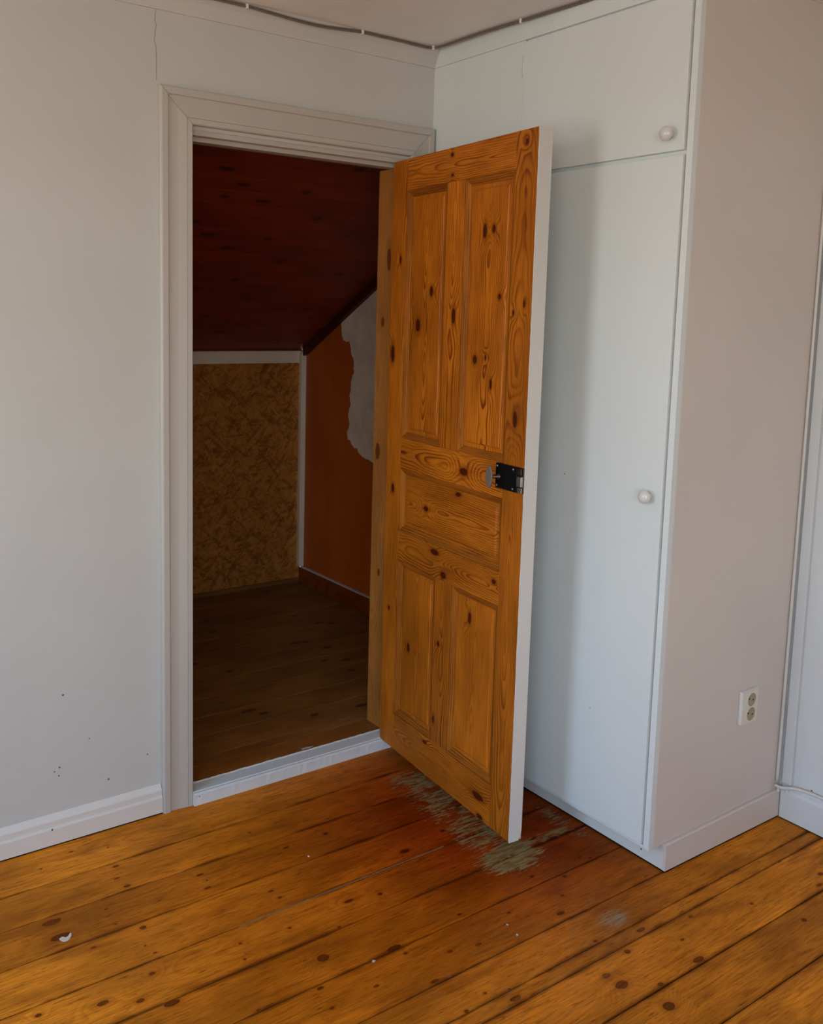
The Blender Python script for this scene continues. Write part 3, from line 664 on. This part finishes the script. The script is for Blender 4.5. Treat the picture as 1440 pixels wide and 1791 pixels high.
# closed shell of the closet outside the view
bm = bmesh.new(); up = nn*.016
p = [(XLL, YB+.02, 1.28), (XRR+.04, YB+.02, 1.28), (XRR+.04, WT, zs_at(WT)+.02), (XLL, WT, zs_at(WT)+.02)]
lo = [bm.verts.new(Vector(q)+up) for q in p]; hi = [bm.verts.new(Vector(q)+up+nn*.02) for q in p]
bm.faces.new(lo); bm.faces.new(hi[::-1])
for i in range(4): bm.faces.new((lo[i], lo[(i+1) % 4], hi[(i+1) % 4], hi[i]))
bmobj('roof_lining', bm, M['gap'], cc)
for o_ in [o for o in bpy.data.objects if o.name == 'ceiling_backing']: bpy.data.objects.remove(o_)
tag(box('wall_closet_left', (XLL-.02, .107, 0), (XLL, YB+.02, 2.25), M['brown']), 'brown board wall on the unseen left side of the closet', 'wall', 'structure')
tag(box('wall_closet_front', (XLL, .1065, 1.9855), (.60, WT-.0005, 2.25), M['dpine']), 'dark boards above the doorway on the closet side', 'wall', 'structure')

# =================================================================== WARDROBE
D = 1.02; X1 = .597
wd = tag(empty('wardrobe', (0, 0, 0)), 'tall white built-in wardrobe in the corner behind the open door, with two white knobs', 'wardrobe', None)
box('filler_panel', (-.003, -.4225, ZM1*0+.0885), (.016, -.0005, ZC-.0008), M['ward'], wd, .0006)
def wdoor(name, z0, z1, kz, lab):
    o = box(name, (-.007, -.9985, z0), (.011, -.4240, z1), M['ward'], wd, .0012, 2); o['label'] = lab
    kn = lathe('knob', [(.0001, 0), (.0095, 0), (.0090, .004), (.0072, .009), (.0080, .013), (.0165, .0155), (.0178, .019), (.0180, .0225), (.0165, .0265), (.0125, .031), (.0065, .0335), (.0001, .0343)], M['porcelain'], o, (-.0068, -.960, kz), (-1, 0, 0), 32)
    return o
ud = wdoor('wardrobe_door', 1.9035, 2.2765, 1.944, 'small upper wardrobe door')
ld = wdoor('wardrobe_door', .0895, 1.8925, 1.034, 'tall lower wardrobe door')
for z_ in (2.209,): tube('hinge', [(-.0068, -.4232, z_-.029), (-.0068, -.4232, z_+.029)], .0032, M['ward'], ud, 10)
tube('hinge', [(-.0068, -.4232, 1.70-.029), (-.0068, -.4232, 1.70+.029)], .0032, M['ward'], ld, 10)
tube('hinge', [(-.0068, -.4232, .28-.029), (-.0068, -.4232, .28+.029)], .0032, M['ward'], ld, 10)
box('stile', (0, -D, .079), (.02, -1.0022, H-.0005), M['ward'], wd, .0008)
box('rail', (.0075, -1.002, 1.8925), (.02, -.4230, 1.9035), M['ward'], wd)
box('rail', (0, -1.002, .079), (.02, -.0005, .0885), M['ward'], wd, .0008)
box('rail', (.006, -1.002, 2.2755), (.02, -.4230, ZC), M['ward'], wd)
box('top_fascia', (-.004, -1.0021, ZC), (.02, -.0006, H-.0005), M['ward'], wd, .0012)
box('side_panel', (.0205, -D, .079), (X1+.0145, -D+.018, H-.0005), M['ward_warm_lit'], wd, .0006)
box('backing', (.03, -D+.02, .085), (.04, -.01, H-.01), M['gap'], wd)
# recessed plinth front and taller skirting on the side
box('plinth', (.062, -D-.001, .0055), (.078, -.0005, .0788), M['ward_plinth'], wd, .0006)
def side_skirt():
    vs = []
    for x, zt in ((.062, .0805), (X1, .0895)):
        vs += [(x, -D-.0105, .0055), (x, -D-.0012, .0055), (x, -D-.0012, zt), (x, -D-.0085, zt), (x, -D-.0105, zt-.002)]
    k = 5; fs = [tuple(range(k)), tuple(range(k, 2*k))[::-1]]+[(i, (i+1) % k, k+(i+1) % k, k+i) for i in range(k)]
    o = link('side_skirting', mesh('side_skirting', vs, fs), M['ward_warm_lit'], wd)
side_skirt()
box('shade_strip', (.0635, -D-.009, 0.0006), (X1, -.0005, .0054), M['gap'], wd)  # near-black filler drawn as the shade beneath plinth and skirting

# =================================================================== SOCKET
sk = tag(empty('wall_socket', (.366, -D, .345)), 'surface-mounted double wall socket on the wardrobe side near the floor', 'socket')
sk_b = box('socket_box', (0, -.0105, 0), (.076, -.0003, .099), M['clip'], sk, .002, 2)
bm = bmesh.new()
def plate_with_holes():
    y0, y1 = -.0125, -.0106; W, Hh, cx, r = .074, .097, .043, .0205; cs = (.0705, .0275); n = 32
    # build as strips around each circle: outer rectangle cell per circle
    for cz, (za, zb) in ((cs[1], (.001, .049)), (cs[0], (.049, .098))):
        ring = []; outr = []
        for i in range(n):
            w = 2*math.pi*i/n; c_, s_ = math.cos(w), math.sin(w)
            ring.append((cx+r*c_, cz+r*s_))
            x0, x1 = .001, .075
            tx = ((x1-cx)/c_ if c_ > 1e-9 else (x0-cx)/c_ if c_ < -1e-9 else 1e9); tz = ((zb-cz)/s_ if s_ > 1e-9 else (za-cz)/s_ if s_ < -1e-9 else 1e9)
            t = min(tx, tz); outr.append((cx+t*c_, cz+t*s_))
        V = [[bm.verts.new((x, y, z)) for x, z in L] for y in (y0, y1) for L in (outr, ring)]
        of, rf, ob, rb = V
        for i in range(n):
            j = (i+1) % n; bm.faces.new((of[i], of[j], rf[j], rf[i])); bm.faces.new((ob[i], rb[i], rb[j], ob[j])); bm.faces.new((rf[i], rf[j], rb[j], rb[i])); bm.faces.new((of[i], ob[i], ob[j], of[j]))
plate_with_holes(); bmobj('face_plate', bm, M['socket'], sk)
for cz in (.0705, .0275):
    ins = lathe('socket_insert', [(.0001, 0), (.0203, 0), (.0203, .0012), (.0190, .0012), (.0185, .0004), (.0001, .0004)], M['socket_in'], sk, (.043, -.0106, cz), (0, -1, 0), 32, False)
    for dx in (-.0095, .0095): lathe('pin_hole', [(.0001, 0), (.0026, 0), (.0026, .0003), (.0001, .0003)], M['hole'], ins, (.043+dx, -.0111, cz+(.003 if dx < 0 else -.003)), (0, -1, 0), 12, False)
    lathe('insert_rim', [(.0200, 0), (.0215, 0), (.0213, .0012), (.0200, .0012), (.0200, 0)], M['socket'], ins, (.043, -.0124, cz), (0, -1, 0), 32, False)

# =================================================================== CABLES
ca = tag(empty('ceiling_cable', (0, 0, 0)), 'old grey twin cable clipped along the ceiling edge above doorway and wardrobe', 'cable')
raw = [(-3.3, -.037, 2.333), (-2.2, -.036, 2.330), (-1.3, -.037, 2.334), (-.95, -.036, 2.332), (-.793, -.036, 2.333), (-.705, -.036, 2.3325), (-.64, -.036, 2.330), (-.576, -.036, 2.3265), (-.52, -.036, 2.3245), (-.46, -.036, 2.3245), (-.39, -.036, 2.329), (-.314, -.036, 2.3345), (-.24, -.036, 2.3345), (-.167, -.036, 2.3345), (-.10, -.037, 2.333), (-.060, -.041, 2.3325),
       (-.040, -.058, 2.333), (-.034, -.10, 2.3335), (-.032, -.20, 2.334), (-.030, -.31, 2.334), (-.020, -.425, 2.334), (-.014, -.536, 2.334), (-.0075, -.66, 2.334), (-.0075, -.80, 2.334), (-.0075, -.95, 2.334), (-.0075, -1.0, 2.334)]
path = smoothpath(raw, 5)
tube('cable_strand', [p+Vector((0, 0, .0028)) for p in path], .0026, M['cable'], ca, 8)
tube('cable_strand', [p+Vector((-.0012 if p.y < -.07 else 0, -.0016 if p.y > -.07 else 0, -.0026)) for p in path], .0026, M['cable'], ca, 8)
def clip(pt, along):
    p = Vector(pt); a = (.004, .0052, .0062) if along == 'x' else (.0052, .004, .0062)
    box('cable_clip', p-Vector(a), p+Vector(a), M['clip'], ca, .0015, 2)
for x_, z_ in ((-.705, 2.3325), (-.314, 2.3337), (-1.3, 2.3337)): clip((x_, -.036, z_), 'x')
clip((-.048, -.047, 2.3325), 'x'); clip((-.0205, -.42, 2.3337), 'y'); clip((-.0085, -.80, 2.3337), 'y')

cw = tag(empty('corner_cable', (0, 0, 0)), 'thin white cable running down the corner to a horizontal loop above baseboard', 'cable')
cpath = smoothpath([(.5895, -1.0256, 2.335), (.5895, -1.0256, 1.9), (.5885, -1.026, 1.4), (.588, -1.0262, .9), (.586, -1.0265, .5), (.584, -1.0268, .25), (.583, -1.027, .118)], 4)
tube('vertical_cable', cpath, .0045, M['white_cable'], cw, 10)
tube('horizontal_cable', smoothpath([(.576, -1.0265, .1065), (.576, -1.036, .1055), (.578, -1.046, .1055), (.584, -1.058, .108), (.590, -1.075, .1125), (.5955, -1.10, .1155), (.600, -1.14, .1165), (.6015, -1.25, .1165), (.6015, -1.6, .117), (.6015, -2.4, .117)], 5), .0048, M['white_cable'], cw, 10)
box('cable_clip', (.577, -1.0385, .089), (.584, -1.0315, .1005), M['clip'], cw, .001)
box('cable_clip', (.5895, -1.060, .090), (.5965, -1.053, .1045), M['clip'], cw, .001)

# =================================================================== SMALL BITS ON THE FLOOR
def flake(name, loc, r, label, seed, h=.0012):
    rnd = random.Random(seed); n = 11; vs = []
    for k in range(n):
        w = 2*math.pi*k/n; q = r*(rnd.uniform(.7, 1.15)); vs.append((q*math.cos(w), q*.75*math.sin(w)))
    if name == 'paint_flake': vs = [(r*a, r*b) for a, b in ((-1, .25), (-.8, -.35), (-.4, -.72), (.05, -.78), (.5, -.5), (.85, .05), (1.05, .62), (.8, .72), (.45, .3), (.05, .12), (-.5, .42))]
    V = [(x, y, .0) for x, y in vs]+[(x*.95, y*.95, h+.25*r*(y/r+.3)**2) for x, y in vs]
    fs = [tuple(range(n))[::-1], tuple(range(n, 2*n))]+[(i, (i+1) % n, n+(i+1) % n, n+i) for i in range(n)]
    o = link(name, mesh(name, V, fs), M['flake'], None, loc, (0, 0, -.15 if name == 'paint_flake' else rnd.uniform(0, 6))); return tag(o, label, 'debris')
flake('paint_flake', (-1.365, -.421, .0006), .0145, 'curled white paint flake beside dark knots on the left floorboards', 3)
flake('paint_crumb', (-.447, -.957, .0006), .0034, 'tiny white crumb on the floor in front of door, farther of two', 4)
flake('paint_crumb', (-.453, -.999, .0006), .0034, 'tiny white crumb on the floor in front of door, nearer of two', 5)
flake('paint_crumb', (-.707, -.441, .0006), .0034, 'tiny white crumb on the boards before the threshold middle', 6)
flake('paint_crumb', (-.798, -.885, .0006), .005, 'small white crumb on the board joint near the lower picture middle', 8)
